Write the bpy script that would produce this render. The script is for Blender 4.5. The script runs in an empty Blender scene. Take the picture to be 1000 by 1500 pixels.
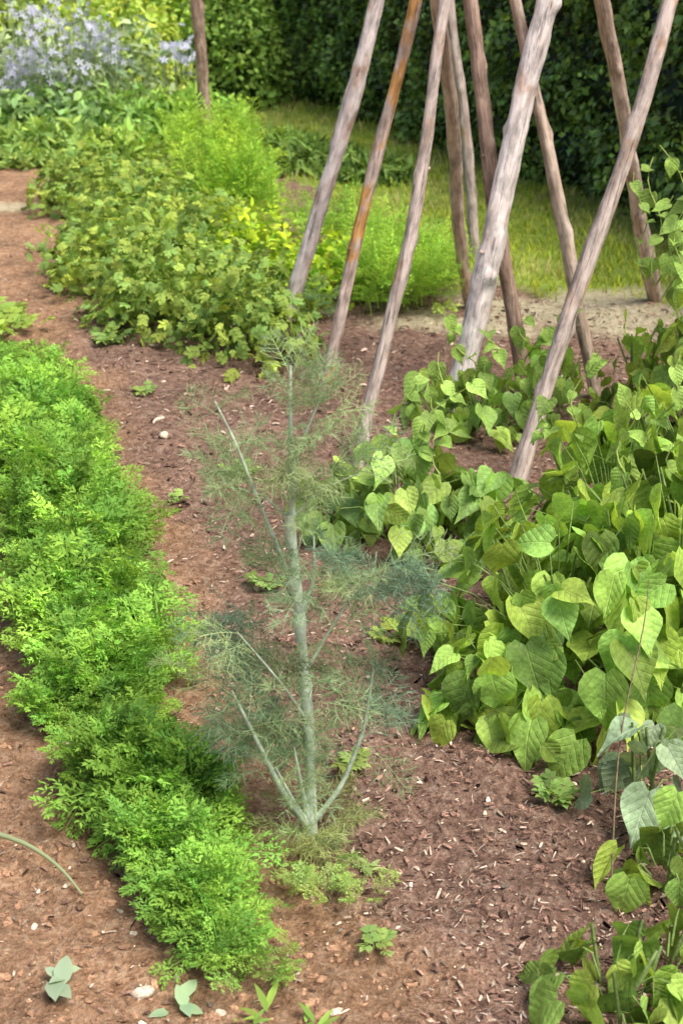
import bpy, math, numpy as np
from mathutils import Vector, Matrix
R = np.random.default_rng(11)
scene = bpy.context.scene

# ---------------------------------------------------------------- helpers
_tab = np.random.default_rng(5).random((256,256))
def vn(x,y,s=0):
    x=np.asarray(x,float)+s*17.3; y=np.asarray(y,float)+s*9.7
    xi=np.floor(x).astype(int); yi=np.floor(y).astype(int)
    fx=x-xi; fy=y-yi; fx=fx*fx*(3-2*fx); fy=fy*fy*(3-2*fy)
    a=_tab[xi%256,yi%256]; b=_tab[(xi+1)%256,yi%256]; c=_tab[xi%256,(yi+1)%256]; d=_tab[(xi+1)%256,(yi+1)%256]
    return (a*(1-fx)+b*fx)*(1-fy)+(c*(1-fx)+d*fx)*fy
def lawn_edge(x): return np.interp(x,[-3,-1.6,-1.0,-.5,.15,.6,1.2,2,5],[15,14,11.5,9.6,7.4,6.5,5.95,5.5,4.2])
def lawn_mask(x,y): return np.clip((y-lawn_edge(x)+.5*(vn(x*3,y*3,3)-.5))*4,0,1)
def gz(x,y):
    x=np.asarray(x,float); y=np.asarray(y,float)
    L=lawn_mask(x,y)
    fade=np.clip((30-np.hypot(x,y))/15,0,1)
    z=.03*(vn(x*2,y*2,1)-.5)+.026*(vn(x*8,y*8,2)-.5)*(1-.6*L)+(.018*(vn(x*24,y*24,4)-.5)+.009*(vn(x*50,y*50,6)-.5))*(1-L)
    return z*fade
def nrm(a): return a/np.maximum(np.linalg.norm(a,axis=-1,keepdims=True),1e-9)

class Buf:
    def __init__(s): s.V=[];s.F=[];s.C=[];s.U=[];s.n=0
    def add(s,v,f,c,u=None):
        v=np.asarray(v,float).reshape(-1,3)
        c=np.asarray(c,float)
        if c.ndim==1: c=np.tile(c,(len(v),1))
        if u is None: u=np.zeros((len(v),2))
        s.V.append(v); s.F.append(np.asarray(f,int)+s.n); s.C.append(c); s.U.append(u); s.n+=len(v)
    def inst(s,T,P,D,N,S,C):
        tv,tf,ts,tu=T
        P=np.atleast_2d(P);k=len(P)
        D=nrm(np.broadcast_to(D,(k,3)).astype(float)); N=np.broadcast_to(N,(k,3)).astype(float)
        X=nrm(np.cross(D,N)+1e-6); N=np.cross(X,D)
        S=np.broadcast_to(S,(k,)).astype(float)
        if len(tv)==0 or k==0:return
        v=P[:,None]+S[:,None,None]*(tv[None,:,0,None]*X[:,None]+tv[None,:,1,None]*D[:,None]+tv[None,:,2,None]*N[:,None])
        f=tf[None]+(np.arange(k)*len(tv))[:,None,None]
        c=np.broadcast_to(C,(k,3))[:,None,:]*ts[None,:,None]
        u=np.broadcast_to(tu[None],(k,len(tv),2))
        s.add(v.reshape(-1,3),f.reshape(-1,4),c.reshape(-1,3),u.reshape(-1,2))
    def tube(s,pts,r0,r1,col,sides=6):
        pts=np.asarray(pts,float); n=len(pts)
        d=nrm(np.gradient(pts,axis=0)); ref=np.array([.3,.9,.1])
        a=nrm(np.cross(d,ref)); b=np.cross(d,a)
        r=np.linspace(r0,r1,n) if np.isscalar(r0) else np.asarray(r0)
        th=np.arange(sides)/sides*2*np.pi
        v=pts[:,None]+r[:,None,None]*(np.cos(th)[None,:,None]*a[:,None]+np.sin(th)[None,:,None]*b[:,None])
        i=np.arange(n-1)[:,None]*sides; j=np.arange(sides)[None]; j2=(j+1)%sides
        f=np.stack([i+j,i+j2,i+sides+j2,i+sides+j],-1).reshape(-1,4)
        s.add(v.reshape(-1,3),f,col)
    def obj(s,name,mat,smooth=True):
        V=np.concatenate(s.V);F=np.concatenate(s.F);C=np.concatenate(s.C);U=np.concatenate(s.U)
        me=bpy.data.meshes.new(name)
        me.vertices.add(len(V)); me.vertices.foreach_set('co',V.ravel().astype(np.float32))
        me.loops.add(F.size); me.loops.foreach_set('vertex_index',F.ravel().astype(np.int32))
        me.polygons.add(len(F)); me.polygons.foreach_set('loop_start',(np.arange(len(F))*4).astype(np.int32))
        me.update(calc_edges=True)
        me.polygons.foreach_set('use_smooth',np.full(len(F),smooth))
        a=me.attributes.new('Col','FLOAT_COLOR','POINT')
        a.data.foreach_set('color',np.concatenate([np.clip(C,0,1),np.ones((len(C),1))],1).ravel().astype(np.float32))
        a=me.attributes.new('luv','FLOAT_VECTOR','POINT')
        a.data.foreach_set('vector',np.concatenate([U,np.zeros((len(U),1))],1).ravel().astype(np.float32))
        me.materials.append(mat)
        o=bpy.data.objects.new(name,me)
        scene.collection.objects.link(o)
        return o

# ---------------------------------------------------------------- materials
def newmat(name):
    m=bpy.data.materials.new(name); m.use_nodes=True
    nt=m.node_tree; nt.nodes.clear()
    return m,nt,nt.nodes,nt.links
def math_n(nt,op,a,b=None,clamp=False):
    n=nt.nodes.new('ShaderNodeMath'); n.operation=op; n.use_clamp=clamp
    for i,v in enumerate((a,b)):
        if v is None: continue
        if isinstance(v,(int,float)): n.inputs[i].default_value=v
        else: nt.links.new(v,n.inputs[i])
    return n.outputs[0]
def mixc(nt,f,a,b,mode='MIX'):
    n=nt.nodes.new('ShaderNodeMix'); n.data_type='RGBA'; n.blend_type=mode
    for s,v in ((n.inputs[0],f),(n.inputs[6],a),(n.inputs[7],b)):
        if isinstance(v,(int,float)): s.default_value=v
        elif isinstance(v,tuple): s.default_value=(*v,1)
        else: nt.links.new(v,s)
    return n.outputs[2]
def noise(nt,vec,scale,detail=3,rough=.55):
    n=nt.nodes.new('ShaderNodeTexNoise'); n.inputs['Scale'].default_value=scale
    n.inputs['Detail'].default_value=detail; n.inputs['Roughness'].default_value=rough
    if vec is not None: nt.links.new(vec,n.inputs['Vector'])
    return n.outputs['Fac']
def ramp(nt,f,stops):
    n=nt.nodes.new('ShaderNodeValToRGB'); e=n.color_ramp.elements
    while len(e)<len(stops): e.new(.5)
    for i,(p,c) in enumerate(stops):
        e[i].position=p; e[i].color=(*c,1) if isinstance(c,tuple) else (c,c,c,1)
    nt.links.new(f,n.inputs[0]); return n.outputs[0]

def leaf_mat(name,rough=.5,transl=.35,veins=False,tint=(1.35,1.25,.7),nscale=25,spec=.4,cheap=False):
    m,nt,N,L=newmat(name)
    at=N.new('ShaderNodeAttribute'); at.attribute_name='Col'
    if cheap:
        col=at.outputs['Color']; p=N.new('ShaderNodeBsdfDiffuse'); L.new(col,p.inputs['Color'])
    else:
        tc=N.new('ShaderNodeTexCoord')
        nz=noise(nt,tc.outputs['Object'],nscale,2)
        v=ramp(nt,nz,[(.3,.68),(.7,1.25)])
        col=mixc(nt,1.0,at.outputs['Color'],v,'MULTIPLY')
        p=N.new('ShaderNodeBsdfPrincipled'); p.inputs['Roughness'].default_value=rough
        p.inputs['Specular IOR Level'].default_value=spec
        if veins:
            uv=N.new('ShaderNodeAttribute'); uv.attribute_name='luv'
            sp=N.new('ShaderNodeSeparateXYZ'); L.new(uv.outputs['Vector'],sp.inputs[0])
            ax=math_n(nt,'ABSOLUTE',sp.outputs[0])
            mid=math_n(nt,'SUBTRACT',1.0,math_n(nt,'MULTIPLY',ax,42.0),True)
            q=math_n(nt,'MULTIPLY',math_n(nt,'SUBTRACT',sp.outputs[1],math_n(nt,'MULTIPLY',ax,1.0)),5.5)
            fr=math_n(nt,'ABSOLUTE',math_n(nt,'SUBTRACT',math_n(nt,'FRACT',q),.5))
            side=math_n(nt,'SUBTRACT',1.0,math_n(nt,'MULTIPLY',fr,10.0),True)
            vv=math_n(nt,'MAXIMUM',mid,math_n(nt,'MULTIPLY',side,.55))
            light=mixc(nt,1.0,col,(1.6,1.38,1.7),'MULTIPLY')
            col=mixc(nt,math_n(nt,'MULTIPLY',vv,.6),col,light)
            mott=ramp(nt,noise(nt,tc.outputs['Object'],110,2),[(.35,.82),(.65,1.12)])
            col=mixc(nt,1.0,col,mott,'MULTIPLY')
            b=N.new('ShaderNodeBump'); b.inputs['Strength'].default_value=.65; b.inputs['Distance'].default_value=.005
            h=math_n(nt,'SUBTRACT',math_n(nt,'ADD',noise(nt,tc.outputs['Object'],70,2),math_n(nt,'MULTIPLY',fr,.45)),math_n(nt,'MULTIPLY',vv,.5))
            L.new(h,b.inputs['Height']); L.new(b.outputs[0],p.inputs['Normal'])
        L.new(col,p.inputs['Base Color'])
    t=N.new('ShaderNodeBsdfTranslucent')
    tcx=mixc(nt,1.0,col,tint,'MULTIPLY'); L.new(tcx,t.inputs['Color'])
    mx=N.new('ShaderNodeMixShader'); mx.inputs[0].default_value=transl
    L.new(p.outputs[0],mx.inputs[1]); L.new(t.outputs[0],mx.inputs[2])
    o=N.new('ShaderNodeOutputMaterial'); L.new(mx.outputs[0],o.inputs[0])
    return m
M_fine=leaf_mat('feathery_leaf',.6,.36,cheap=True)
M_bean=leaf_mat('bean_leaf',.5,.30,True,nscale=14,spec=.28)
M_leaf=leaf_mat('broad_leaf',.5,.32,cheap=True)
M_hedge=leaf_mat('hedge_leaf',.4,.12,nscale=6,spec=.5)
M_fennel=leaf_mat('fennel_leaf',.6,.2,tint=(1.1,1.1,.9),cheap=True)
M_stem=leaf_mat('fennel_stem',.5,.05,nscale=60,spec=.3)
M_grass=leaf_mat('grass_blade',.6,.35,cheap=True)
M_petal=leaf_mat('petal',.6,.3,tint=(1,1,1.1),cheap=True)

def debris_mat(name):
    m,nt,N,L=newmat(name)
    at=N.new('ShaderNodeAttribute'); at.attribute_name='Col'; tc=N.new('ShaderNodeTexCoord')
    v=ramp(nt,noise(nt,tc.outputs['Object'],160,3),[(.3,.6),(.7,1.35)])
    p=N.new('ShaderNodeBsdfDiffuse')
    L.new(mixc(nt,1.0,at.outputs['Color'],v,'MULTIPLY'),p.inputs['Color'])
    o=N.new('ShaderNodeOutputMaterial'); L.new(p.outputs[0],o.inputs[0]); return m
M_deb=debris_mat('debris')

def wood_mat(name,c1,c2,patch,pamt):
    m,nt,N,L=newmat(name); tc=N.new('ShaderNodeTexCoord')
    mp=N.new('ShaderNodeMapping'); mp.inputs['Scale'].default_value=(1,1,.08); L.new(tc.outputs['Object'],mp.inputs[0])
    s=noise(nt,mp.outputs[0],75,5,.65)
    col=ramp(nt,s,[(.34,c2),(.60,c1)])
    mpp=N.new('ShaderNodeMapping'); mpp.inputs['Scale'].default_value=(1,1,.5); L.new(tc.outputs['Object'],mpp.inputs[0])
    pm=ramp(nt,noise(nt,mpp.outputs[0],9,4,.6),[(.60-pamt*.3,0.0),(.67-pamt*.3,1.0)])
    col=mixc(nt,pm,col,patch)
    mp2=N.new('ShaderNodeMapping'); mp2.inputs['Scale'].default_value=(1,1,.05); L.new(tc.outputs['Object'],mp2.inputs[0])
    crk=ramp(nt,noise(nt,mp2.outputs[0],130,3,.7),[(.34,.4),(.44,1.0)])
    col=mixc(nt,1.0,col,crk,'MULTIPLY')
    blot=ramp(nt,noise(nt,mpp.outputs[0],26,4),[(.32,.58),(.56,1.08)])
    col=mixc(nt,1.0,col,blot,'MULTIPLY')
    p=N.new('ShaderNodeBsdfPrincipled'); p.inputs['Roughness'].default_value=.85; p.inputs['Specular IOR Level'].default_value=.25
    L.new(col,p.inputs['Base Color'])
    b=N.new('ShaderNodeBump'); b.inputs['Distance'].default_value=.007; b.inputs['Strength'].default_value=.9
    L.new(math_n(nt,'ADD',s,math_n(nt,'MULTIPLY',blot,.6)),b.inputs['Height']); L.new(b.outputs[0],p.inputs['Normal'])
    o=N.new('ShaderNodeOutputMaterial'); L.new(p.outputs[0],o.inputs[0]); return m

# ---------------------------------------------------------------- leaf templates
def broad(ts,ws,cols,fold=.25,droop=.25,wave=.03,back=.0,seed=0):
    rg=np.random.default_rng(seed); v=[];s=[];u=[]
    ph=rg.random()*6
    for i,(t,w) in enumerate(zip(ts,ws)):
        for c in cols:
            x=c*w; y=t-back*abs(c)*max(0,1-t*5)
            z=fold*abs(x)-droop*t*t+wave*math.sin(ph+t*9+c*2)*abs(c)
            v.append((x,y,z)); s.append(1+.06*abs(c)); u.append((x,t))
    n=len(cols); f=[(i*n+j,i*n+j+1,(i+1)*n+j+1,(i+1)*n+j) for i in range(len(ts)-1) for j in range(n-1)]
    return (np.array(v,float),np.array(f,int),np.array(s,float),np.array(u,float))
bt=[0,.05,.14,.26,.40,.55,.70,.84,1.04]; bw=[.14,.31,.40,.42,.38,.29,.18,.082,.003]
T_bean=[broad(bt,bw,[-1,-.5,0,.5,1],f,d,w,.14,k) for k,(f,d,w) in enumerate([(.25,.25,.035),(.45,.38,.05),(.12,.15,.05),(.3,-.05,.05),(.2,.42,.06),(.55,.2,.03)])]
T_oval=[broad([0,.2,.5,.8,1],[.03,.24,.3,.17,.01],[-1,0,1],f,d,.03,0,k) for k,(f,d) in enumerate([(.3,.2),(.1,.35)])]
T_small=broad([0,.45,1],[.05,.34,.02],[-1,0,1],.3,.15,0,0,1)
T_lance=broad([0,.2,.5,.8,1],[.04,.12,.14,.08,.004],[-1,0,1],.3,.4,.02,0,1)
def merge(parts):
    V=[];F=[];S=[];U=[];n=0
    for v,f,s,u in parts:
        V.append(v);F.append(f+n);S.append(s);U.append(u);n+=len(v)
    return (np.concatenate(V),np.concatenate(F),np.concatenate(S),np.concatenate(U))
def xf(T,p,d,n,sc,sh=1.0):
    b=Buf(); b.inst(T,np.array([p],float),np.array([d],float),np.array([n],float),sc,np.ones(3))
    return (b.V[0],b.F[0],T[2]*sh,T[3])
def ribbon(p0,p1,w,nv=(0,0,1)):
    p0=np.array(p0,float);p1=np.array(p1,float);d=nrm(p1-p0);x=nrm(np.cross(d,np.array(nv))+1e-6)*w/2
    return (np.array([p0-x,p0+x,p1+x*.4,p1-x*.4]),np.array([[0,1,2,3]]),np.ones(4),np.zeros((4,2)))
def compound(seed):
    rg=np.random.default_rng(seed); parts=[ribbon((0,0,0),(0,.6,.02),.03)]
    for k,y in enumerate([.25,.45,.65]):
        for sg in(-1,1):
            parts.append(xf(T_oval[k%2],(0,y,.02),(sg*1,.45+rg.random()*.3,-.15+.3*rg.random()),(0,-.1,1),.36+.05*rg.random(),.95))
    parts.append(xf(T_oval[0],(0,.62,.02),(0,1,-.2),(0,.1,1),.45,1.05))
    return merge(parts)
T_comp=[compound(i) for i in range(3)]
dia=(np.array([(0,0,0),(.5,.45,.08),(0,1,-.05),(-.5,.45,.08)]),np.array([[0,1,2,3]]),np.ones(4),np.zeros((4,2)))
def frond(seed,npin=10,nl=5,lw=.0125,ll=.068,arch=.6,up=.78,dn=.34):
    rg=np.random.default_rng(seed); parts=[]
    def rc(s): return np.array([0.,arch*s**1.6,up*s-dn*s*s])
    prev=rc(0)
    for i in range(1,7):
        q=rc(i/6); parts.append(ribbon(prev,q,.018)); parts[-1]=(parts[-1][0],parts[-1][1],np.full(4,.95),parts[-1][3]); prev=q
    for i in range(npin):
        s=.38+.60*i/(npin-1); b=rc(s); tg=nrm(rc(min(s+.02,1.02))-rc(s-.02))
        L=.27*math.sin(math.pi*min(1,(1.12-s)/.9*.75+.05))*(.75+.5*rg.random())
        for sg in(-1,1):
            d=nrm(np.array([sg*1.,0,0])+tg*.65+np.array([0,0,rg.normal()*.3]))
            upv=nrm(np.array([0,-.3,1.])+rg.normal(size=3)*.2)
            for j in range(nl):
                f=(j+.8)/nl; c=b+d*L*f-np.array([0,0,.14*L*f*f])
                l=ll*(1.2-.6*f)*(.7+.6*rg.random())
                for s2 in(-1,1):
                    side=np.cross(d,upv)*s2
                    dd=nrm(side*.9+d*.8+rg.normal(size=3)*.3)
                    parts.append((xf((dia[0]*np.array([lw/ll*2,1,1]),)+dia[1:],c,dd,upv+rg.normal(size=3)*.35,l,.8+.25*rg.random()+.5*max(0,s-.5))))
            parts.append(xf((dia[0]*np.array([.35,1,1]),)+dia[1:],b+d*L*.8-np.array([0,0,.07*L]),d,upv,ll,1.25))
    return merge(parts)
T_frond=[frond(i) for i in range(4)]+[frond(9,arch=.3,up=.9,dn=.2),frond(10,arch=.25,up=.85,dn=.1)]
T_dill=[frond(20+i,8,4,.008,.10,.35) for i in range(3)]
T_spire=[frond(30+i,9,4,.007,.085,.12,1.1,.05) for i in range(2)]
def plume(seed):
    rg=np.random.default_rng(seed); parts=[]
    def rc(s): return np.array([0.,.95*s,.25*s-.25*s*s])
    for i in range(5): parts.append(ribbon(rc(i/5),rc((i+1)/5),.018))
    for i in range(7):
        s=.22+.76*i/6; b=rc(s)
        for sg in(-1,1):
            L=.42*(1.15-s)*(.7+.5*rg.random())+.06
            d=nrm(np.array([sg*.9,.75,rg.normal()*.35])); e=b+d*L
            parts.append(ribbon(b,e,.010))
            for j in range(5):
                q=b+d*L*(.25+.75*j/4)
                for k in range(3):
                    dd=nrm(d*.8+rg.normal(size=3)*.55); parts.append(ribbon(q,q+dd*(.09+.09*rg.random()),.0085,rg.normal(size=3)))
    return merge(parts)
T_plume=[plume(i) for i in range(4)]

def jcol(k,base,var=.18,yellow=0.):
    b=np.array(base)[None]*(1+R.normal(size=(k,1))*var)
    y=R.random((k,1))*yellow
    return np.clip(b*(1+y*np.array([[1.2,.45,-.1]])),.003,1)
def dirs_up(k,spread=1.):
    a=R.random(k)*2*np.pi; return np.stack([np.cos(a),np.sin(a),np.zeros(k)],1)
def mound_pts(n,cx,cy,rx,ry,h,inner=.7,seed=1,zlo=0.):
    a=R.random(n)*2*np.pi; z=zlo+(1-zlo)*R.random(n)
    rr=np.sqrt(np.maximum(0,1-z*z)); sx=rr*np.cos(a); sy=rr*np.sin(a)
    r=(inner+(1-inner)*np.sqrt(R.random(n)))*(.78+.45*vn(sx*2.2+5,sy*2.2+z*2+5,seed))
    P=np.stack([cx+rx*r*sx,cy+ry*r*sy,h*r*z],1); P[:,2]+=gz(P[:,0],P[:,1])
    Nn=nrm(np.stack([sx/rx,sy/ry,z/h],1)); return P,Nn,r
def leafmound(buf,T,n,cx,cy,rx,ry,h,size,col,inner=.6,rand=.45,down=.6,var=.2,yellow=.3,seed=1,zlo=0.):
    if isinstance(T,tuple): T=[T]
    P,Nn,r=mound_pts(n,cx,cy,rx,ry,h,inner,seed,zlo)
    Nn=nrm(Nn+np.array([0,0,.5])+R.normal(size=Nn.shape)*rand)
    D=nrm(Nn*np.array([1,1,0])*.7+R.normal(size=Nn.shape)*.5+np.array([0,0,-down]))
    S=size*(.65+.7*R.random(n)); C=jcol(n,col,var,yellow)
    k=R.integers(0,len(T),n)
    for i in range(len(T)):
        m=k==i
        if m.any(): buf.inst(T[i],P[m],D[m],Nn[m],S[m],C[m])

# ---------------------------------------------------------------- ground
fx=np.arange(-3.2,3.4,.02); fy=np.arange(1.0,11.0,.022)
xs=np.concatenate([-np.geomspace(500,3.3,40),fx,np.geomspace(3.5,500,40)])
ys=np.concatenate([-np.geomspace(500,.5,30),np.arange(-.3,1,.1),fy,np.geomspace(11.1,600,50)])
GX,GY=np.meshgrid(xs,ys); nx=len(xs);ny=len(ys)
gv=np.stack([GX.ravel(),GY.ravel(),gz(GX,GY).ravel()],1)
i=np.arange(ny-1)[:,None]*nx; j=np.arange(nx-1)[None]
gf=np.stack([i+j,i+j+1,i+nx+j+1,i+nx+j],-1).reshape(-1,4)
X=gv[:,0];Y=gv[:,1]
def mulch_mask(x,y):
    xc=np.interp(y,[1.0,1.7,2.0,2.3,3,4,5,7],[.1,.08,.02,-.12,-.35,-.62,-.95,-1.5])
    return np.clip((x-xc+.25*(vn(x*5,y*5,8)-.5))*6,0,1)
def straw_f(x,y): return np.clip(1-np.hypot((x-1.05)/.85,(y-5.95)/.5)+1.0*(vn(x*6,y*6,9)-.5),0,1)
straw=straw_f(X,Y)*1.8
straw=np.maximum(straw,np.clip(1-np.hypot((X+2.0)/.6,(Y-8.15)/.18),0,1)*1.2)
msk=np.stack([lawn_mask(X,Y),mulch_mask(X,Y),np.clip(straw,0,1)],1)
g=Buf(); g.add(gv,gf,msk)
m,nt,N,L=newmat('soil_and_lawn'); tc=N.new('ShaderNodeTexCoord'); at=N.new('ShaderNodeAttribute'); at.attribute_name='Col'
sp=N.new('ShaderNodeSeparateColor'); L.new(at.outputs['Color'],sp.inputs[0]); o3=tc.outputs['Object']
n1=noise(nt,o3,3,5,.6); n2=noise(nt,o3,38,6,.7); n3=noise(nt,o3,120,4,.7)
soilA=ramp(nt,n2,[(.3,(.22,.118,.066)),(.5,(.40,.235,.138)),(.72,(.58,.40,.27))])
soilB=ramp(nt,n2,[(.3,(.12,.068,.050)),(.52,(.29,.178,.130)),(.75,(.52,.39,.30))])
col=mixc(nt,sp.outputs[1],soilA,soilB)
gr=ramp(nt,noise(nt,o3,5,5,.65),[(.3,(.18,.28,.05)),(.55,(.32,.42,.08)),(.75,(.48,.50,.15))]); col=mixc(nt,sp.outputs[0],col,gr)
col=mixc(nt,1.0,col,ramp(nt,n1,[(.35,.75),(.65,1.18)]),'MULTIPLY')
col=mixc(nt,1.0,col,ramp(nt,n3,[(.3,.55),(.7,1.38)]),'MULTIPLY')
stc=ramp(nt,n2,[(.3,(.36,.30,.17)),(.7,(.76,.67,.47))]); col=mixc(nt,sp.outputs[2],col,stc)
p=N.new('ShaderNodeBsdfPrincipled'); p.inputs['Roughness'].default_value=.95; p.inputs['Specular IOR Level'].default_value=.15
L.new(col,p.inputs['Base Color'])
b=N.new('ShaderNodeBump'); b.inputs['Distance'].default_value=.018; b.inputs['Strength'].default_value=1.0
L.new(math_n(nt,'ADD',n2,math_n(nt,'MULTIPLY',n3,.5)),b.inputs['Height']); L.new(b.outputs[0],p.inputs['Normal'])
oo=N.new('ShaderNodeOutputMaterial'); L.new(p.outputs[0],oo.inputs[0])
g.obj('ground',m)

def blob(sd):
    v=[];f=[];n=3
    for ax in range(3):
        for sg in(-1,1):
            base=len(v)
            for a in range(n+1):
                for c in range(n+1):
                    q=np.zeros(3); q[ax]=sg; q[(ax+1)%3]=(a/n*2-1)*sg; q[(ax+2)%3]=c/n*2-1; v.append(q/np.linalg.norm(q))
            for a in range(n):
                for c in range(n): f.append([base+a*(n+1)+c,base+(a+1)*(n+1)+c,base+(a+1)*(n+1)+c+1,base+a*(n+1)+c+1])
    v=np.array(v); r=1+.7*(vn(v[:,0]*1.7+9+v[:,2],v[:,1]*1.7+9,3+sd)-.5)+.8*(vn(v[:,0]*3.3+9-v[:,2],v[:,1]*3+v[:,2]*3+9,6+sd)-.5)
    v=v*r[:,None]*np.array([1,.75,.5]); return (v,np.array(f),np.ones(len(v)),np.zeros((len(v),2)))
T_blobs=[blob(0),blob(4),blob(8)]; T_blob=T_blobs[0]
def chip(w,bend,tp):
    t=np.array([(-w,-.5,0),(w*.7,-.44,.02),(w*1.1,0,bend),(-w*.9,.06,bend+.02),(w*tp,.5,0),(-w*tp*.6,.42,.02)])
    v=np.concatenate([t,t-[0,0,.05]])
    return (v,np.array([[0,1,2,3],[3,2,4,5],[6,7,8,9],[9,8,10,11],[0,1,7,6],[1,2,8,7],[2,4,10,8],[4,5,11,10],[5,3,9,11],[3,0,6,9]]),np.ones(12),np.zeros((12,2)))
T_chips=[chip(.07,.05,.4),chip(.11,.03,.8),chip(.04,.12,.2),chip(.18,.06,.6),chip(.06,-.04,.2)]
def ray_scatter(n,y0,y1,xspread=.30):
    y=y0*(y1/y0)**R.random(n); x=(R.random(n)*2-1)*xspread*(y+.5); return x,y
x,y=ray_scatter(13000,1.4,7.5,.34); k=lawn_mask(x,y)<.3; x=x[k];y=y[k];n=len(x)
mm=mulch_mask(x,y)[:,None]
c=jcol(n,(.38,.225,.138),.25)*(1-mm)+jcol(n,(.24,.145,.108),.3)*mm
cl=Buf(); s=.0018+.010*R.random(n)**4; P=np.stack([x,y,gz(x,y)],1);D=R.normal(size=(n,3))*[1,1,.2];Nn=R.normal(size=(n,3))*.3+[0,0,1];kk=R.integers(0,3,n)
for i in range(3):
    q=kk==i; cl.inst(T_blobs[i],P[q],D[q],Nn[q],s[q],c[q])
cl.obj('soil_clods',M_deb,smooth=False)
x,y=ray_scatter(54000,1.4,7.2,.33); mk=mulch_mask(x,y); k=(R.random(len(x))<.16+.9*mk)&(lawn_mask(x,y)<.3); x=x[k];y=y[k];n=len(x)
c=jcol(n,(.27,.162,.122),.45); pale=R.random(n)<.25; c[pale]=jcol(pale.sum(),(.64,.51,.40),.25)
dk=R.random(n)<.25; c[dk]*=.5
ch=Buf(); s=(.004+.019*R.random(n)**2.5)*(1+.14*(y-2)); kk=R.integers(0,5,n); P=np.stack([x,y,gz(x,y)+.003+.006*R.random(n)],1); D=R.normal(size=(n,3))*[1,1,.25]; Nn=R.normal(size=(n,3))*.5+[0,0,1]
for i in range(5):
    q=kk==i; ch.inst(T_chips[i],P[q],D[q],Nn[q],s[q],c[q])
ch.obj('bark_mulch',M_deb,smooth=False)
x,y=ray_scatter(1400,1.4,7.5,.34); k=lawn_mask(x,y)<.3;x=x[k];y=y[k];n=len(x)
pb=Buf(); s=.002+.006*R.random(n)**4.5; c=jcol(n,(.62,.50,.37),.25)
pb.inst(T_blobs[1],np.stack([x,y,gz(x,y)+s*.25],1),R.normal(size=(n,3))*[1,1,.1],[0,0,1],s,c)
for (px,py,s_) in [(-.335,1.835,.017),(-.01,1.79,.011),(-.37,1.98,.007),(-.6,4.45,.022),(-.63,4.6,.016),(-.2,1.78,.009),(-.55,2.0,.008),(-.28,1.88,.008),(.1,2.0,.007)]:
    pb.inst(T_blobs[2],np.array([[px,py,float(gz(px,py))+.002]]),R.normal(size=(1,3))*[1,1,.1],[0,0,1],s_,np.array([.68,.57,.44]))
pb.obj('pebbles',M_deb)

# ---------------------------------------------------------------- lawn grass
T_blade=(np.array([(-.06,0,0),(.06,0,0),(.05,.25,.5),(-.05,.25,.5),(.008,.6,.85),(-.008,.6,.85)]),np.array([[0,1,2,3],[3,2,4,5]]),np.array([.8,.8,1,1,1.15,1.15]),np.zeros((6,2)))
n=120000; y=5.0*(16/5.0)**R.random(n); x=-2+R.random(n)*(2+.42*y+1.5)
k=(R.random(n)<lawn_mask(x,y)*np.clip(1-1.3*straw_f(x,y),.06,1)); x=x[k];y=y[k];n=len(x)
c=jcol(n,(.33,.46,.07),.2,.5); dry=(vn(x*2.5,y*2.5,12)>.52)&(R.random(n)<.6); c[dry]=jcol(dry.sum(),(.56,.52,.21),.2)
c*=(.75+.5*vn(x*4,y*4,14))[:,None]
gb=Buf(); gb.inst(T_blade,np.stack([x,y,gz(x,y)-.003],1),dirs_up(n),[0,0,1],.022+.035*R.random(n)+.05*(R.random(n)<.02),c)
gb.obj('lawn_grass',M_grass)

# ---------------------------------------------------------------- hedge
H0=np.array([3.7,2.45]);H1=np.array([-1.7,16.5]); hd=H1-H0; HL=np.linalg.norm(hd); hd/=HL; hn=np.array([-hd[1],hd[0]])
if hn[0]>0: hn=-hn
HH=2.5; HT=1.1
def hface(u,z):
    d=.30*(vn(u*1.6,z*1.6,21)-.5)+.26*(vn(u*4.5,z*4.5,22)-.5)
    d-=.18*np.clip((z-2.1)/.4,0,1)**2
    return H0[None]+hd[None]*u[:,None]+hn[None]*d[:,None]
hb=Buf()
U,Z=np.meshgrid(np.linspace(0,HL,150),np.linspace(0,HH,24))
for side in(0,1):
    xy=hface(U.ravel()+side*30,Z.ravel())-hd[None]*side*30-hn[None]*(.11 if side==0 else 0)
    if side: xy=xy-hn[None]*HT
    v=np.concatenate([xy,Z.ravel()[:,None]],1)
    ii=np.arange(23)[:,None]*150;jj=np.arange(149)[None]
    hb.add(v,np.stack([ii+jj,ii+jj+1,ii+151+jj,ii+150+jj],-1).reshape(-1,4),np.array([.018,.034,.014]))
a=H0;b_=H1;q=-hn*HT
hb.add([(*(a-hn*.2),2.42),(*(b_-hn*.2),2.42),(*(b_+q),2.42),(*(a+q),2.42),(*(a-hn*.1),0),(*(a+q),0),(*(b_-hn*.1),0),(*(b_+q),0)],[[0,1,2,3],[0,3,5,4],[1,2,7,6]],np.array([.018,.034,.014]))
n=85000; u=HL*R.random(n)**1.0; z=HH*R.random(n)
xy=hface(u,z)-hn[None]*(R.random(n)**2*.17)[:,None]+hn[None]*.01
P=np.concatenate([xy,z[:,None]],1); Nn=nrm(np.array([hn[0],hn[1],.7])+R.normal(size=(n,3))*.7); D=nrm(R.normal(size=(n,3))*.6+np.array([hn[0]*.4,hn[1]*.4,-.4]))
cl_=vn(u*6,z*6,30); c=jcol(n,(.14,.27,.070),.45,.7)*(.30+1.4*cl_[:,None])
hb.inst(T_small,P,D,Nn,.030+.038*R.random(n),c)
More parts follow.
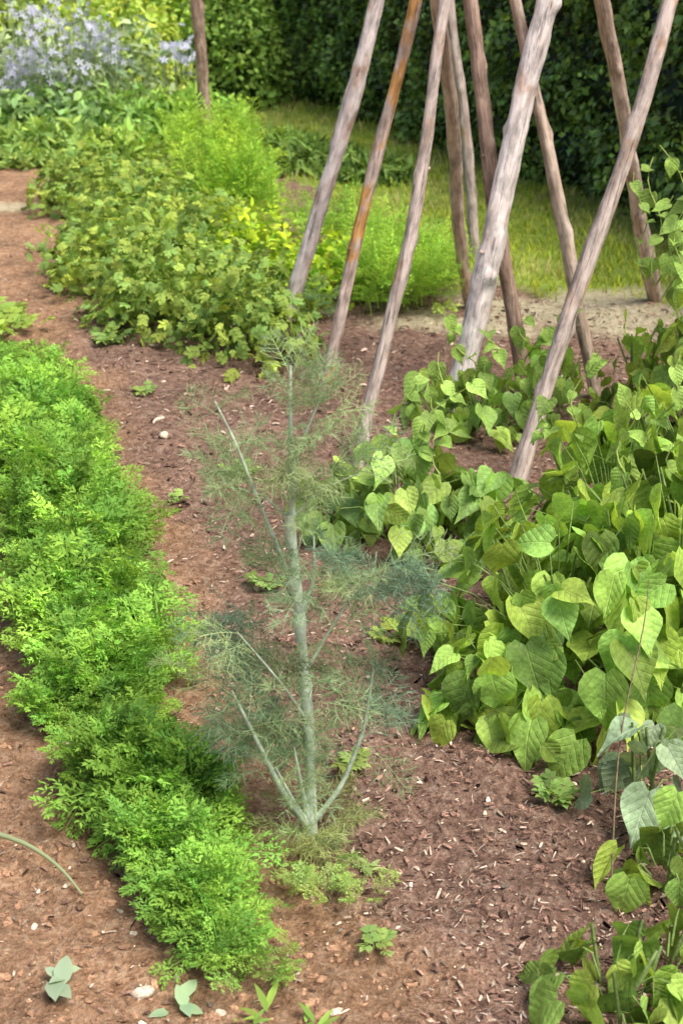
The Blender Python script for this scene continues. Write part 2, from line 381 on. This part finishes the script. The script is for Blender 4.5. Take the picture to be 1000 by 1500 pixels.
n=12000; u=HL*R.random(n); w=R.random(n)*HT; P=np.concatenate([H0[None]+hd[None]*u[:,None]-hn[None]*w[:,None],(2.42+.08*R.random(n))[:,None]],1)
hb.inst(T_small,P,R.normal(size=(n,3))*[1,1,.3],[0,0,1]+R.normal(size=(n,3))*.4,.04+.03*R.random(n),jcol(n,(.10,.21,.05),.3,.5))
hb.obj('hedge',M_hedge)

# ---------------------------------------------------------------- poles
def pole(name,base,top,r0,r1,ext,mat,bend=.015,seed=0,knots=3):
    rg=np.random.default_rng(seed)
    B=np.array(base,float);T=np.array(top,float); d=T-B; Tn=B+d*ext; B=B-nrm(d)*.15; Lg=np.linalg.norm(Tn-B)
    n=130; sds=18; z=np.linspace(0,Lg,n); th=np.arange(sds)/sds*2*np.pi
    r=np.interp(z,[0,Lg],[r0,r1]); ox=bend*np.sin(z*2.1+seed)+bend*.5*np.sin(z*5+seed*2)+.004*(vn(z*9,z*0,seed)-.5); oy=bend*np.cos(z*1.7+seed*3)
    rr=r[:,None]*(1+.26*(vn(z[:,None]*9+0*th,np.cos(th)[None]*1.5+10,seed)-.5)+.22*(vn(z[:,None]*3,np.sin(th)[None]*2+20,seed+3)-.5)+.10*(vn(z[:,None]*30+0*th,np.cos(th)[None]*4+np.sin(th)[None]*3+20,seed+5)-.5))
    for _ in range(knots+3):
        kz=rg.random()*Lg;kt=rg.random()*6.28
        rr+=r[:,None]*.4*np.exp(-((z[:,None]-kz)/.025)**2-((np.angle(np.exp(1j*(th[None]-kt))))/.5)**2)
    v=np.stack([ox[:,None]+rr*np.cos(th),oy[:,None]+rr*np.sin(th),np.repeat(z[:,None],sds,1)],-1)
    b=Buf(); ii=np.arange(n-1)[:,None]*sds;jj=np.arange(sds)[None];j2=(jj+1)%sds
    b.add(v.reshape(-1,3),np.stack([ii+jj,ii+j2,ii+sds+j2,ii+sds+jj],-1).reshape(-1,4),np.ones(3))
    top_=v[-1]; capf=[[k,k+1,sds-2-k,sds-1-k] for k in range(sds//2-1)]; b.add(top_,capf,np.ones(3))
    kz=.4+rg.random()*(Lg-.6); kt=rg.random()*6.28; k=int(kz/Lg*(n-1)); c0=np.array([ox[k],oy[k],z[k]]); dd=np.array([math.cos(kt),math.sin(kt),.6])
    b.tube([c0,c0+dd*r[k]*.8,c0+dd*r[k]*1.15],r[k]*.42,r[k]*.25,np.ones(3),8)
    o=b.obj(name,mat)
    dv=Vector(nrm(Tn-B)); o.rotation_mode='QUATERNION'; o.rotation_quaternion=dv.to_track_quat('Z','Y'); o.location=B
    return o
Wp=wood_mat('peeled_pale_wood',(.92,.83,.80),(.70,.58,.54),(.72,.52,.43),.15)
Wg=wood_mat('grey_weathered_wood',(.58,.48,.43),(.34,.26,.22),(.50,.34,.25),.15)
Wl=wood_mat('light_weathered_wood',(.78,.69,.66),(.50,.41,.38),(.58,.41,.33),.2)
Wo=wood_mat('orange_bark_wood',(.62,.50,.44),(.34,.23,.18),(.58,.30,.11),.42)
Wb=wood_mat('brown_bark_wood',(.46,.32,.25),(.25,.16,.12),(.60,.43,.34),.28)
Wd=wood_mat('tan_bark_wood',(.64,.49,.39),(.36,.25,.19),(.70,.56,.47),.38)
nm='wooden_bean_pole'
pole(nm,(.400,4.71,0),(.686,5.0,1.351),.043,.036,1.35,Wp,.012,1,6)
pole(nm,(.552,4.03,0),(1.021,4.7,1.372),.029,.023,1.4,Wg,.014,2)
pole(nm,(.044,4.197,0),(.351,4.8,1.365),.022,.020,1.4,Wg,.018,3)
pole(nm,(.573,6.04,0),(.328,5.2,1.337),.028,.022,1.4,Wd,.014,4)
pole(nm,(.672,4.86,0),(.443,5.1,1.344),.030,.024,1.35,Wb,.014,5)
pole(nm,(.917,4.86,0),(.594,5.05,1.347),.026,.020,1.35,Wd,.016,6)
pole(nm,(1.395,6.155,0),(.968,5.5,1.316),.034,.026,1.35,Wd,.014,7)
pole(nm,(-.0505,4.935,0),(.247,5.3,1.33),.024,.021,1.35,Wo,.014,8)
pole(nm,(-.261,5.44,0),(.130,5.7,1.302),.034,.030,1.35,Wl,.012,9)
pole(nm,(.656,6.9,0),(.512,7.1,1.211),.028,.022,1.4,Wg,.012,10,2)
pole('wooden_stake',(-.858,9.07,0),(-.88,9.0,1.07),.042,.034,1.5,Wb,.012,12)

# ---------------------------------------------------------------- carrot row
cx_=[-.16,-.205,-.29,-.42,-.56,-.78,-1.12,-1.26]; cy_=[1.80,1.9,2.11,2.45,2.85,3.6,4.7,5.05]
cb=Buf(); nc=680
yy=1.90+(5.0-1.90)*R.random(nc)**.92; hw=np.interp(yy,[1.9,2.1,2.5,3.3,5],[.035,.06,.105,.15,.155])
xx=np.interp(yy,cy_,cx_)+hw*(R.random(nc)*2-1)+.03*np.sin(yy*9)+.02*np.sin(yy*23)
clump=vn(xx*9,yy*9,40)
keep=clump>.26; xx=xx[keep];yy=yy[keep];clump=clump[keep];nc=len(xx)
for q in range(5):
    az=R.random(nc)*2*np.pi; D=np.stack([np.cos(az),np.sin(az),R.normal(size=nc)*.35+.12],1)
    S=(.10+.15*R.random(nc)**1.3)*np.interp(yy,[1.9,2.3,3.,5],[.86,.92,1.05,1.15])*(.55+.75*clump)
    c=jcol(nc,(.205,.415,.085),.26,.42)*(.72+.56*vn(xx*11+q*3,yy*11,44)[:,None])
    pb_=np.stack([xx,yy,gz(xx,yy)],1)+R.normal(size=(nc,3))*[.012,.012,.004]
    k=R.integers(0,6,nc)
    for i in range(6):
        mk=k==i; cb.inst(T_frond[i],pb_[mk],D[mk],[0,0,1],S[mk],c[mk])
cb.obj('carrot_row',M_fine)

# ---------------------------------------------------------------- potato row etc.
pt=Buf()
for t in np.linspace(0,1,14):
    px=-.44-.97*t+R.normal()*.05; py=5.5+2.75*t
    for _ in range(2):
        leafmound(pt,T_comp,270,px+R.normal()*.18,py+R.normal()*.12,.28,.26,.31+.09*R.random(),.06,(.25,.42,.12),.4,.7,.2,.25,.65,int(R.integers(50)))
for _ in range(6): leafmound(pt,T_comp,240,-.70+R.normal()*.2,6.6+R.normal()*.4,.26,.28,.34,.06,(.29,.47,.12),.45,.7,.2,.25,.75,int(R.integers(50)))
pt.obj('potato_row',M_leaf)
ye=Buf()
for (a,b_,s_) in [(-.30,6.1,1.08),(-.05,6.25,.98),(-.44,6.4,1.15)]:
    leafmound(ye,T_oval,360,a,b_,.22,.2,.33*s_,.034,(.50,.68,.06),.5,.8,.0,.25,.2,int(R.integers(50)))
    leafmound(ye,T_oval,320,a,b_,.22,.2,.30*s_,.042,(.28,.50,.07),.4,.8,.2,.2,.4,int(R.integers(50)))
ye.obj('golden_oregano',M_leaf)

def feathery(name,cells,h,col,nper,mat=M_fine,T=T_dill,yellow=.5):
    b=Buf()
    for (a,c_,r_) in cells:
        n=nper; P=np.stack([a+R.normal(size=n)*r_*.5,c_+R.normal(size=n)*r_*.5,np.zeros(n)],1); P[:,2]=gz(P[:,0],P[:,1])+h*.45*R.random(n)
        D=np.concatenate([dirs_up(n)[:,:2],R.normal(size=(n,1))*.3],1); S=h*(.5+.5*R.random(n)); k=R.integers(0,len(T),n); c=jcol(n,col,.2,yellow)
        for i in range(len(T)):
            mk=k==i; b.inst(T[i],P[mk],D[mk],[0,0,1],S[mk],c[mk])
    return b.obj(name,mat)
feathery('asparagus_ferns',[(-.64,7.6,.16),(-.72,8.1,.16),(-.66,8.6,.16),(-.47,7.2,.16),(-.57,7.4,.16),(-.9,8.8,.16)],.38,(.29,.50,.08),75,T=T_dill[:1]+T_spire,yellow=.4)
feathery('dill_row',[(.22,6.0,.16),(.36,6.0,.16),(.12,6.2,.16),(.42,6.25,.16),(.25,6.5,.18),(.05,6.8,.2),(-.1,7.1,.2)],.24,(.26,.48,.09),80,T=T_dill[:1]+T_spire)
feathery('dill_row',[(-.33,5.75,.12),(-.15,5.9,.12)],.20,(.18,.32,.15),50)
mg=Buf()
for (a,b_,rx,h,c) in [(-1.55,10.2,.5,.36,(.24,.44,.12)),(-1.1,10.3,.45,.40,(.26,.48,.11)),(-2.0,9.6,.4,.25,(.28,.46,.14)),(-1.5,9.4,.3,.22,(.28,.48,.11)),(-.15,9.3,.35,.15,(.17,.30,.09)),(.15,9.0,.3,.13,(.17,.30,.09)),(-.5,9.9,.35,.15,(.22,.38,.10))]:
    leafmound(mg,T_lance,1300,a,b_,rx,rx*.8,h,.085,c,.4,.8,-.3,.25,.4,int(R.integers(50)))
mg.obj('herb_plants',M_leaf)
bo=Buf()
for _ in range(12):
    a=-2.6+R.random()*1.1; b_=10.3+R.random()*.9
    leafmound(bo,T_lance,380,a,b_,.28,.28,.55+.25*R.random(),.11,(.34,.48,.28),.4,.8,.0,.25,.3,int(R.integers(50)))
for _ in range(7): leafmound(bo,T_oval,330,-2.6+R.random()*.9,9.9+R.random()*.3,.3,.25,.42,.075,(.26,.44,.18),.5,.7,.2,.25,.3,int(R.integers(50)))
bo.obj('borage_plant',M_leaf)
fl=Buf()
petal=(np.array([(0,0,0),(.18,.5,.05),(0,1,0),(-.18,.5,.05)]),np.array([[0,1,2,3]]),np.ones(4),np.zeros((4,2)))
star=merge([xf(petal,(0,0,0),(math.cos(a),math.sin(a),.1),(0,0,1),1) for a in np.arange(5)*2*np.pi/5])
for (a,b_,z,r_,n) in [(-2.25,10.15,.50,.12,70),(-2.1,10.1,.62,.13,80),(-1.75,10.2,.78,.12,80),(-1.62,10.3,.66,.10,50),(-2.4,10.1,.38,.10,40),(-1.85,10.1,.52,.10,35),(-2.05,10.2,.85,.12,50),(-1.2,10.7,.60,.10,50),(-1.1,10.7,.52,.08,20),(-2.3,10.5,.95,.15,40)]:
    P=np.array([a,b_,z])+R.normal(size=(n,3))*[r_*.7,r_*.5,r_*.6]
    fl.inst(star,P,R.normal(size=(n,3)),R.normal(size=(n,3))*.5+[0,-.8,.5],.022+.016*R.random(n),jcol(n,(.74,.75,.92),.1))
    for q in range(0,n,3): fl.tube([P[q]-[0,0,.22],P[q]-[0,0,.1],P[q]],.003,.002,np.array([.3,.38,.22]),4)
fl.obj('borage_flowers',M_petal)
def shrub(name,cells,size,col,n,T=None,mat=M_leaf,core=True):
    b=Buf()
    for (a,c_,rx,h) in cells:
        leafmound(b,T or T_oval,n,a,c_,rx,rx,h,size,col,.6,.7,.1,.35,.4,int(R.integers(50)))
        if core:
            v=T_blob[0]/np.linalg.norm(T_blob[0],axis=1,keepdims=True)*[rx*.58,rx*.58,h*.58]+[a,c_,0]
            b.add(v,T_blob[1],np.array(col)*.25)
    return b.obj(name,mat)
shrub('round_shrub',[(-.95,12.4,.5,1.1)],.055,(.20,.36,.09),4500)
shrub('garden_shrub',[(-1.75,12.0,.55,.95),(-2.6,12.3,.7,1.4)],.065,(.42,.60,.15),3200)
shrub('garden_shrub',[(-1.5,13.2,.6,1.5),(-2.2,13.6,.6,1.6),(-1.2,12.9,.35,.9)],.065,(.38,.59,.13),3200)
shrub('background_shrubs',[(-4.2,13,1.2,2.2),(-5.5,11.5,1.2,2.0),(-3.4,15,1.4,2.8),(-2.2,16.5,1.5,3.),(-6.5,9.5,1.2,1.8),(-7,7,1.2,2),(-.6,18,1.5,3.)],.11,(.28,.46,.11),3000)

# ---------------------------------------------------------------- beans
def bean(cells,size,col,down=1.0,seed=0,yellow=.55):
    b=Buf()
    for (cx,cy,rx,ry,h,n) in cells:
        P,Nn,r=mound_pts(n,cx,cy,rx,ry,h,.5,seed+int(cx*10)%7)
        out=nrm(Nn+np.array([0,0,.2]))
        Nl=nrm(out+R.normal(size=(n,3))*.5+np.array([0,-.05,.3]))
        D=nrm(out*np.array([.5,.5,.1])+R.normal(size=(n,3))*.5+np.array([0,0,-down]))
        S=size*(.45+.75*R.random(n))
        C=jcol(n,col,.26,yellow)
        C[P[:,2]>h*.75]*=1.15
        C[r<.72]*=.68  # inner leaves darkened: shade inside the mound put into their colour
        P[:,2]=np.maximum(P[:,2],gz(P[:,0],P[:,1])+S*np.clip(-D[:,2],0,1)*.75+.01)
        k=R.integers(0,6,n)
        for i in range(6):
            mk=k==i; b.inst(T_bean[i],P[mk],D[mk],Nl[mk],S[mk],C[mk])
        for i in range(0,n,2):
            c0=np.array([cx+(P[i,0]-cx)*.35,cy+(P[i,1]-cy)*.35,P[i,2]*.55]); md=(c0+P[i])/2+np.array([0,0,.02])
            b.tube([c0,md,P[i]],.0022,.0014,np.array([.24,.38,.10]),4)
        for i in range(max(3,n//40)):
            a_=R.random()*6.28; e=np.array([cx+rx*.5*math.cos(a_),cy+ry*.5*math.sin(a_),h*.8]); s0=np.array([cx+rx*.15*math.cos(a_),cy+ry*.15*math.sin(a_),-.01])
            b.tube([s0,(s0+e)/2+R.normal(size=3)*.03,e],.005,.003,np.array([.20,.30,.09]),5)
    return b
def shoots(b,n,x0,x1,y0,y1,z0,L,ls=.03):
    for _ in range(n):
        xa=x0+R.random()*(x1-x0);ya=y0+R.random()*(y1-y0); l=L*(.5+.6*R.random()); ph=R.random()*6; lean=R.normal(size=2)*.15
        pts=[(xa+.02*math.sin(t*9+ph)+lean[0]*t*l*2,ya+.02*math.cos(t*9+ph)+lean[1]*t*l*2,z0+t*l) for t in np.linspace(0,1,12)]
        b.tube(pts,.0028,.0014,np.array([.40,.54,.14]),4)
        for q in pts[2::2]: b.inst(T_bean[int(R.integers(6))],np.array([q]),R.normal(size=(1,3))*.6+[0,-.3,-.4],[0,-.5,.8],ls+.04*R.random(),jcol(1,(.36,.55,.12)))
BC=(.255,.455,.10)
b=bean([(.50,2.86,.34,.36,.44,220),(.33,2.68,.15,.18,.22,50),(.80,2.98,.40,.42,.50,230),(.72,3.35,.36,.36,.46,170),(.98,3.5,.4,.4,.54,170)],.108,BC,seed=1); shoots(b,6,.5,1.0,3.0,3.5,.35,.28); b.obj('bean_plant',M_bean)
b=bean([(.16,3.62,.22,.22,.31,85),(.33,3.60,.2,.2,.29,75),(-.03,3.7,.13,.14,.20,30)],.094,(.26,.46,.13),seed=2); shoots(b,4,.1,.35,3.5,3.7,.25,.26); b.obj('bean_plant',M_bean)
b=bean([(.50,4.5,.2,.18,.22,60),(.72,4.6,.2,.2,.28,60),(.33,4.6,.13,.13,.18,28)],.088,(.25,.45,.11),seed=3); shoots(b,5,.4,.8,4.4,4.7,.2,.26);b.obj('bean_plant',M_bean)
b=bean([(1.12,4.2,.22,.26,.68,125),(1.3,4.5,.3,.3,.80,125),(.98,4.5,.13,.15,.40,35)],.09,(.30,.49,.11),seed=4)
shoots(b,24,.98,1.35,4.1,4.6,.5,.5,.04); b.obj('bean_plant',M_bean)
b=bean([(.44,1.80,.14,.12,.16,30),(.55,1.86,.1,.1,.14,14)],.088,(.28,.48,.11),seed=5); b.obj('bean_plant',M_bean)
b=bean([(.60,2.12,.10,.10,.20,22)],.082,(.28,.48,.11),seed=6); b.obj('bean_plant',M_bean)
b=bean([(.60,2.34,.10,.09,.28,18)],.095,(.28,.40,.24),seed=7,yellow=.1); b.obj('bean_plant',M_bean)

# ---------------------------------------------------------------- fennel
fn=Buf(); st=Buf(); SC=np.array([.60,.70,.54])
def curve(pts,n=14):
    pts=np.array(pts,float); t=np.linspace(0,len(pts)-1,n); k=np.arange(len(pts))
    o=np.stack([np.interp(t,k,pts[:,i]) for i in range(3)],1)
    for _ in range(4): o[1:-1]=(o[:-2]+2*o[1:-1]+o[2:])/4
    return o
stems=[([(-.06,2.27,-.02),(-.059,2.28,.2),(-.076,2.29,.469),(-.092,2.3,.664),(-.087,2.3,.755),(-.09,2.3,.87),(-.087,2.3,.95)],.0125,.0025),
 ([(-.076,2.29,.469),(-.095,2.28,.56),(-.15,2.27,.72),(-.18,2.26,.82),(-.215,2.26,.90)],.006,.0015),
 ([(-.087,2.3,.755),(-.06,2.31,.83),(-.035,2.32,.89)],.004,.0012),
 ([(-.062,2.27,.01),(-.11,2.24,.11),(-.155,2.22,.24),(-.20,2.21,.36)],.0085,.002),
 ([(-.058,2.27,.02),(.0,2.28,.10),(.045,2.30,.22),(.06,2.32,.34)],.0065,.002),
 ([(-.076,2.29,.469),(-.05,2.30,.54),(-.05,2.32,.62)],.006,.0015),
 ([(-.06,2.27,.01),(-.09,2.25,.08),(-.125,2.23,.18)],.008,.002),
 ([(-.06,2.27,.0),(-.075,2.26,.10),(-.09,2.24,.22)],.008,.002),
 ([(-.065,2.28,.25),(-.11,2.25,.35),(-.19,2.25,.46)],.0035,.0013),
 ([(-.07,2.28,.35),(-.02,2.30,.44),(.05,2.33,.54)],.0035,.0013),
 ([(-.09,2.3,.66),(-.04,2.3,.72),(.03,2.3,.75)],.003,.0012),
 ([(-.092,2.3,.66),(-.14,2.3,.71),(-.19,2.28,.73)],.003,.0012)]
FC=(.28,.41,.22)
for si,(pts,r0,r1) in enumerate(stems):
    c=curve(pts,24)
    main=si==0
    rr=np.linspace(r0,r1,24)
    if main: rr=rr*(1+.12*np.sin(np.linspace(0,1,24)*38))
    st.tube(c,rr,None,(SC*(1 if main else .92)),10)
    npl=24 if main else 9
    for q in range(npl):
        t=(.15+.83*R.random()) if main else (.35+.65*R.random()); k=t*23; i0=int(min(k,22)); p=c[i0]+(c[i0+1]-c[i0])*(k-i0)
        az=R.random()*6.28; D=np.array([math.cos(az),math.sin(az),.6+R.normal()*.35])
        fn.inst(T_plume[int(R.integers(4))],p[None],D[None],R.normal(size=(1,3))*.4+[0,0,1],(.085+.09*R.random())*(1-.35*max(0,p[2]-.6)/.35),jcol(1,FC,.22,.3))
for kz in (.2,.33,.469,.58,.664,.755):
    k=np.interp(kz,[0,.2,.469,.664,.755,.99],[-.06,-.059,-.076,-.092,-.087,-.087]); st.tube([(k,2.285,kz-.05),(k,2.288,kz-.01),(k-.002,2.29,kz+.012)],[.0085,.0135 if kz<.5 else .0100,.0105 if kz<.5 else .0075],None,SC*1.05,10)
for q in range(16):
    az=R.random()*6.28; fn.inst(T_plume[int(R.integers(4))],np.array([[-.06+.02*math.cos(az),2.27+.02*math.sin(az),.01]]),np.array([[math.cos(az),math.sin(az),.7*R.random()+.05]]),[[0,0,1]],.09+.07*R.random(),jcol(1,(.32,.44,.20),.2,.5))
for (a,z) in [(.06,.5),(.12,.53),(.16,.50),(-.2,.35),(-.22,.22),(.08,.25),(.0,.55),(-.23,.42),(-.17,.28)]:
    for q in range(4):
        d=nrm(R.normal(size=3)*.6+[0,0,.4]); fn.inst(T_plume[int(R.integers(4))],np.array([[a,2.32+R.normal()*.03,z]])-d*.08,d[None],[[0,0,1]],.12+.05*R.random(),jcol(1,(.23,.36,.24),.2,.1))
of=st.obj('fennel_plant',M_stem); ff=fn.obj('fronds',M_fennel); ff.parent=of

# ---------------------------------------------------------------- small weeds and seedlings
def rosette(name,x,y,n,size,col,T=T_oval,lift=.5,mat=M_leaf,spread=.01):
    b=Buf(); az=np.arange(n)*2.4+R.random()*6; P=np.stack([x+spread*R.normal(size=n),y+spread*R.normal(size=n),np.full(n,float(gz(x,y))+.010)],1)
    D=np.stack([np.cos(az),np.sin(az),lift*(.5+R.random(n))],1); c=jcol(n,col,.15,.3)
    for i in range(n): b.inst(T[i%len(T)],P[i:i+1],D[i:i+1],[[0,0,1]],size*(.6+.6*R.random()),c[i:i+1])
    return b.obj(name,mat)
W=(.25,.41,.13)
rosette('cabbage_seedling',-.470,1.83,6,.052,(.32,.46,.34),T_oval,.5)
rosette('cabbage_seedling',-.27,1.80,5,.045,(.32,.48,.29),T_oval,.5)
rosette('weed_seedling',.06,2.16,7,.045,(.32,.44,.18),[T_lance]); rosette('weed_seedling',.06,1.93,8,.045,W,T_comp)
rosette('weed_seedling',.43,2.38,14,.055,(.24,.40,.12),T_comp,.8)
rosette('weed_seedling',-.06,2.08,14,.085,(.32,.50,.16),T_frond[:2],.3,M_fine,.03)
rosette('weed_seedling',.01,2.07,12,.085,(.32,.50,.16),T_frond[:2],.3,M_fine,.03)
rosette('weed_seedling',-.15,1.87,14,.10,(.25,.44,.10),T_frond[:2],.1,M_fine,.03); rosette('weed_seedling',-.2,1.9,9,.09,(.25,.44,.10),T_frond[:2],.1,M_fine,.02)
rosette('weed_seedling',-.14,1.76,8,.045,(.26,.44,.10),[T_lance],1.2); rosette('weed_seedling',-.05,1.74,8,.045,(.26,.44,.10),[T_lance],1.4)
rosette('weed_seedling',-.43,2.32,8,.08,(.2,.32,.12),T_comp,.4)
rosette('weed_seedling',-.95,5.5,10,.09,W,T_comp); rosette('weed_seedling',-.72,4.9,7,.06,W,T_comp)
rosette('weed_seedling',-1.35,5.6,14,.12,(.30,.48,.11),T_comp,.6,spread=.06); rosette('weed_seedling',-1.5,5.8,14,.12,(.30,.48,.11),T_comp,.6,spread=.06)
rosette('weed_seedling',-1.55,7.1,8,.06,W,T_comp); rosette('weed_seedling',-.5,3.9,6,.05,W,T_comp)
rosette('weed_seedling',-.33,4.1,7,.06,W,T_comp); rosette('weed_seedling',-.2,3.3,7,.06,W,T_comp); rosette('weed_seedling',.1,3.05,9,.05,(.34,.48,.12),T_comp); rosette('weed_seedling',.02,2.5,9,.05,(.32,.46,.14),T_comp)
b=Buf(); b.tube(curve([(-.72,2.22,.05),(-.6,2.17,.06),(-.52,2.12,.035),(-.475,2.07,.012)],12),.006,.002,np.array([.40,.46,.26]),8); b.obj('leek_leaf',M_leaf)
b=Buf(); b.tube(curve([(.50,2.10,0),(.53,2.3,.20),(.60,2.45,.36),(.61,2.5,.44)],14),.0022,.001,np.array([.22,.16,.10]),5); b.obj('dry_twig',M_deb)

# ---------------------------------------------------------------- light, sky, camera
w=bpy.data.worlds.new("World"); scene.world=w; w.use_nodes=True; wn=w.node_tree
bg=wn.nodes['Background']; sky=wn.nodes.new('ShaderNodeTexSky'); sky.sky_type='NISHITA'; sky.sun_disc=False
EL=math.radians(62); AZ=math.radians(125)
sky.sun_elevation=EL; sky.sun_rotation=AZ; sky.air_density=1.0; sky.dust_density=4.0; sky.ozone_density=.5
wn.links.new(sky.outputs[0],bg.inputs[0]); bg.inputs[1].default_value=.15
sd=bpy.data.lights.new('sun','SUN'); sd.energy=4.6; sd.angle=math.radians(30); sd.color=(1,.955,.88)
so=bpy.data.objects.new('sun',sd); scene.collection.objects.link(so)
dirv=Vector((math.sin(AZ)*math.cos(EL),math.cos(AZ)*math.cos(EL),math.sin(EL)))
so.rotation_mode='QUATERNION'; so.rotation_quaternion=dirv.to_track_quat('Z','Y'); so.location=(3,-2,6)
cam=bpy.data.cameras.new('camera'); co=bpy.data.objects.new('camera',cam); scene.collection.objects.link(co)
co.location=(0,0,1.7); co.rotation_euler=(math.radians(90-24),0,0)
cam.sensor_fit='VERTICAL'; cam.sensor_height=36; cam.sensor_width=24; cam.lens=18/math.tan(math.radians(20))
cam.clip_start=.05; cam.clip_end=2000
cam.dof.use_dof=True; cam.dof.focus_distance=3.1; cam.dof.aperture_fstop=6.3
scene.camera=co
scene.view_settings.view_transform='Standard'; scene.view_settings.look='None'; scene.view_settings.exposure=0
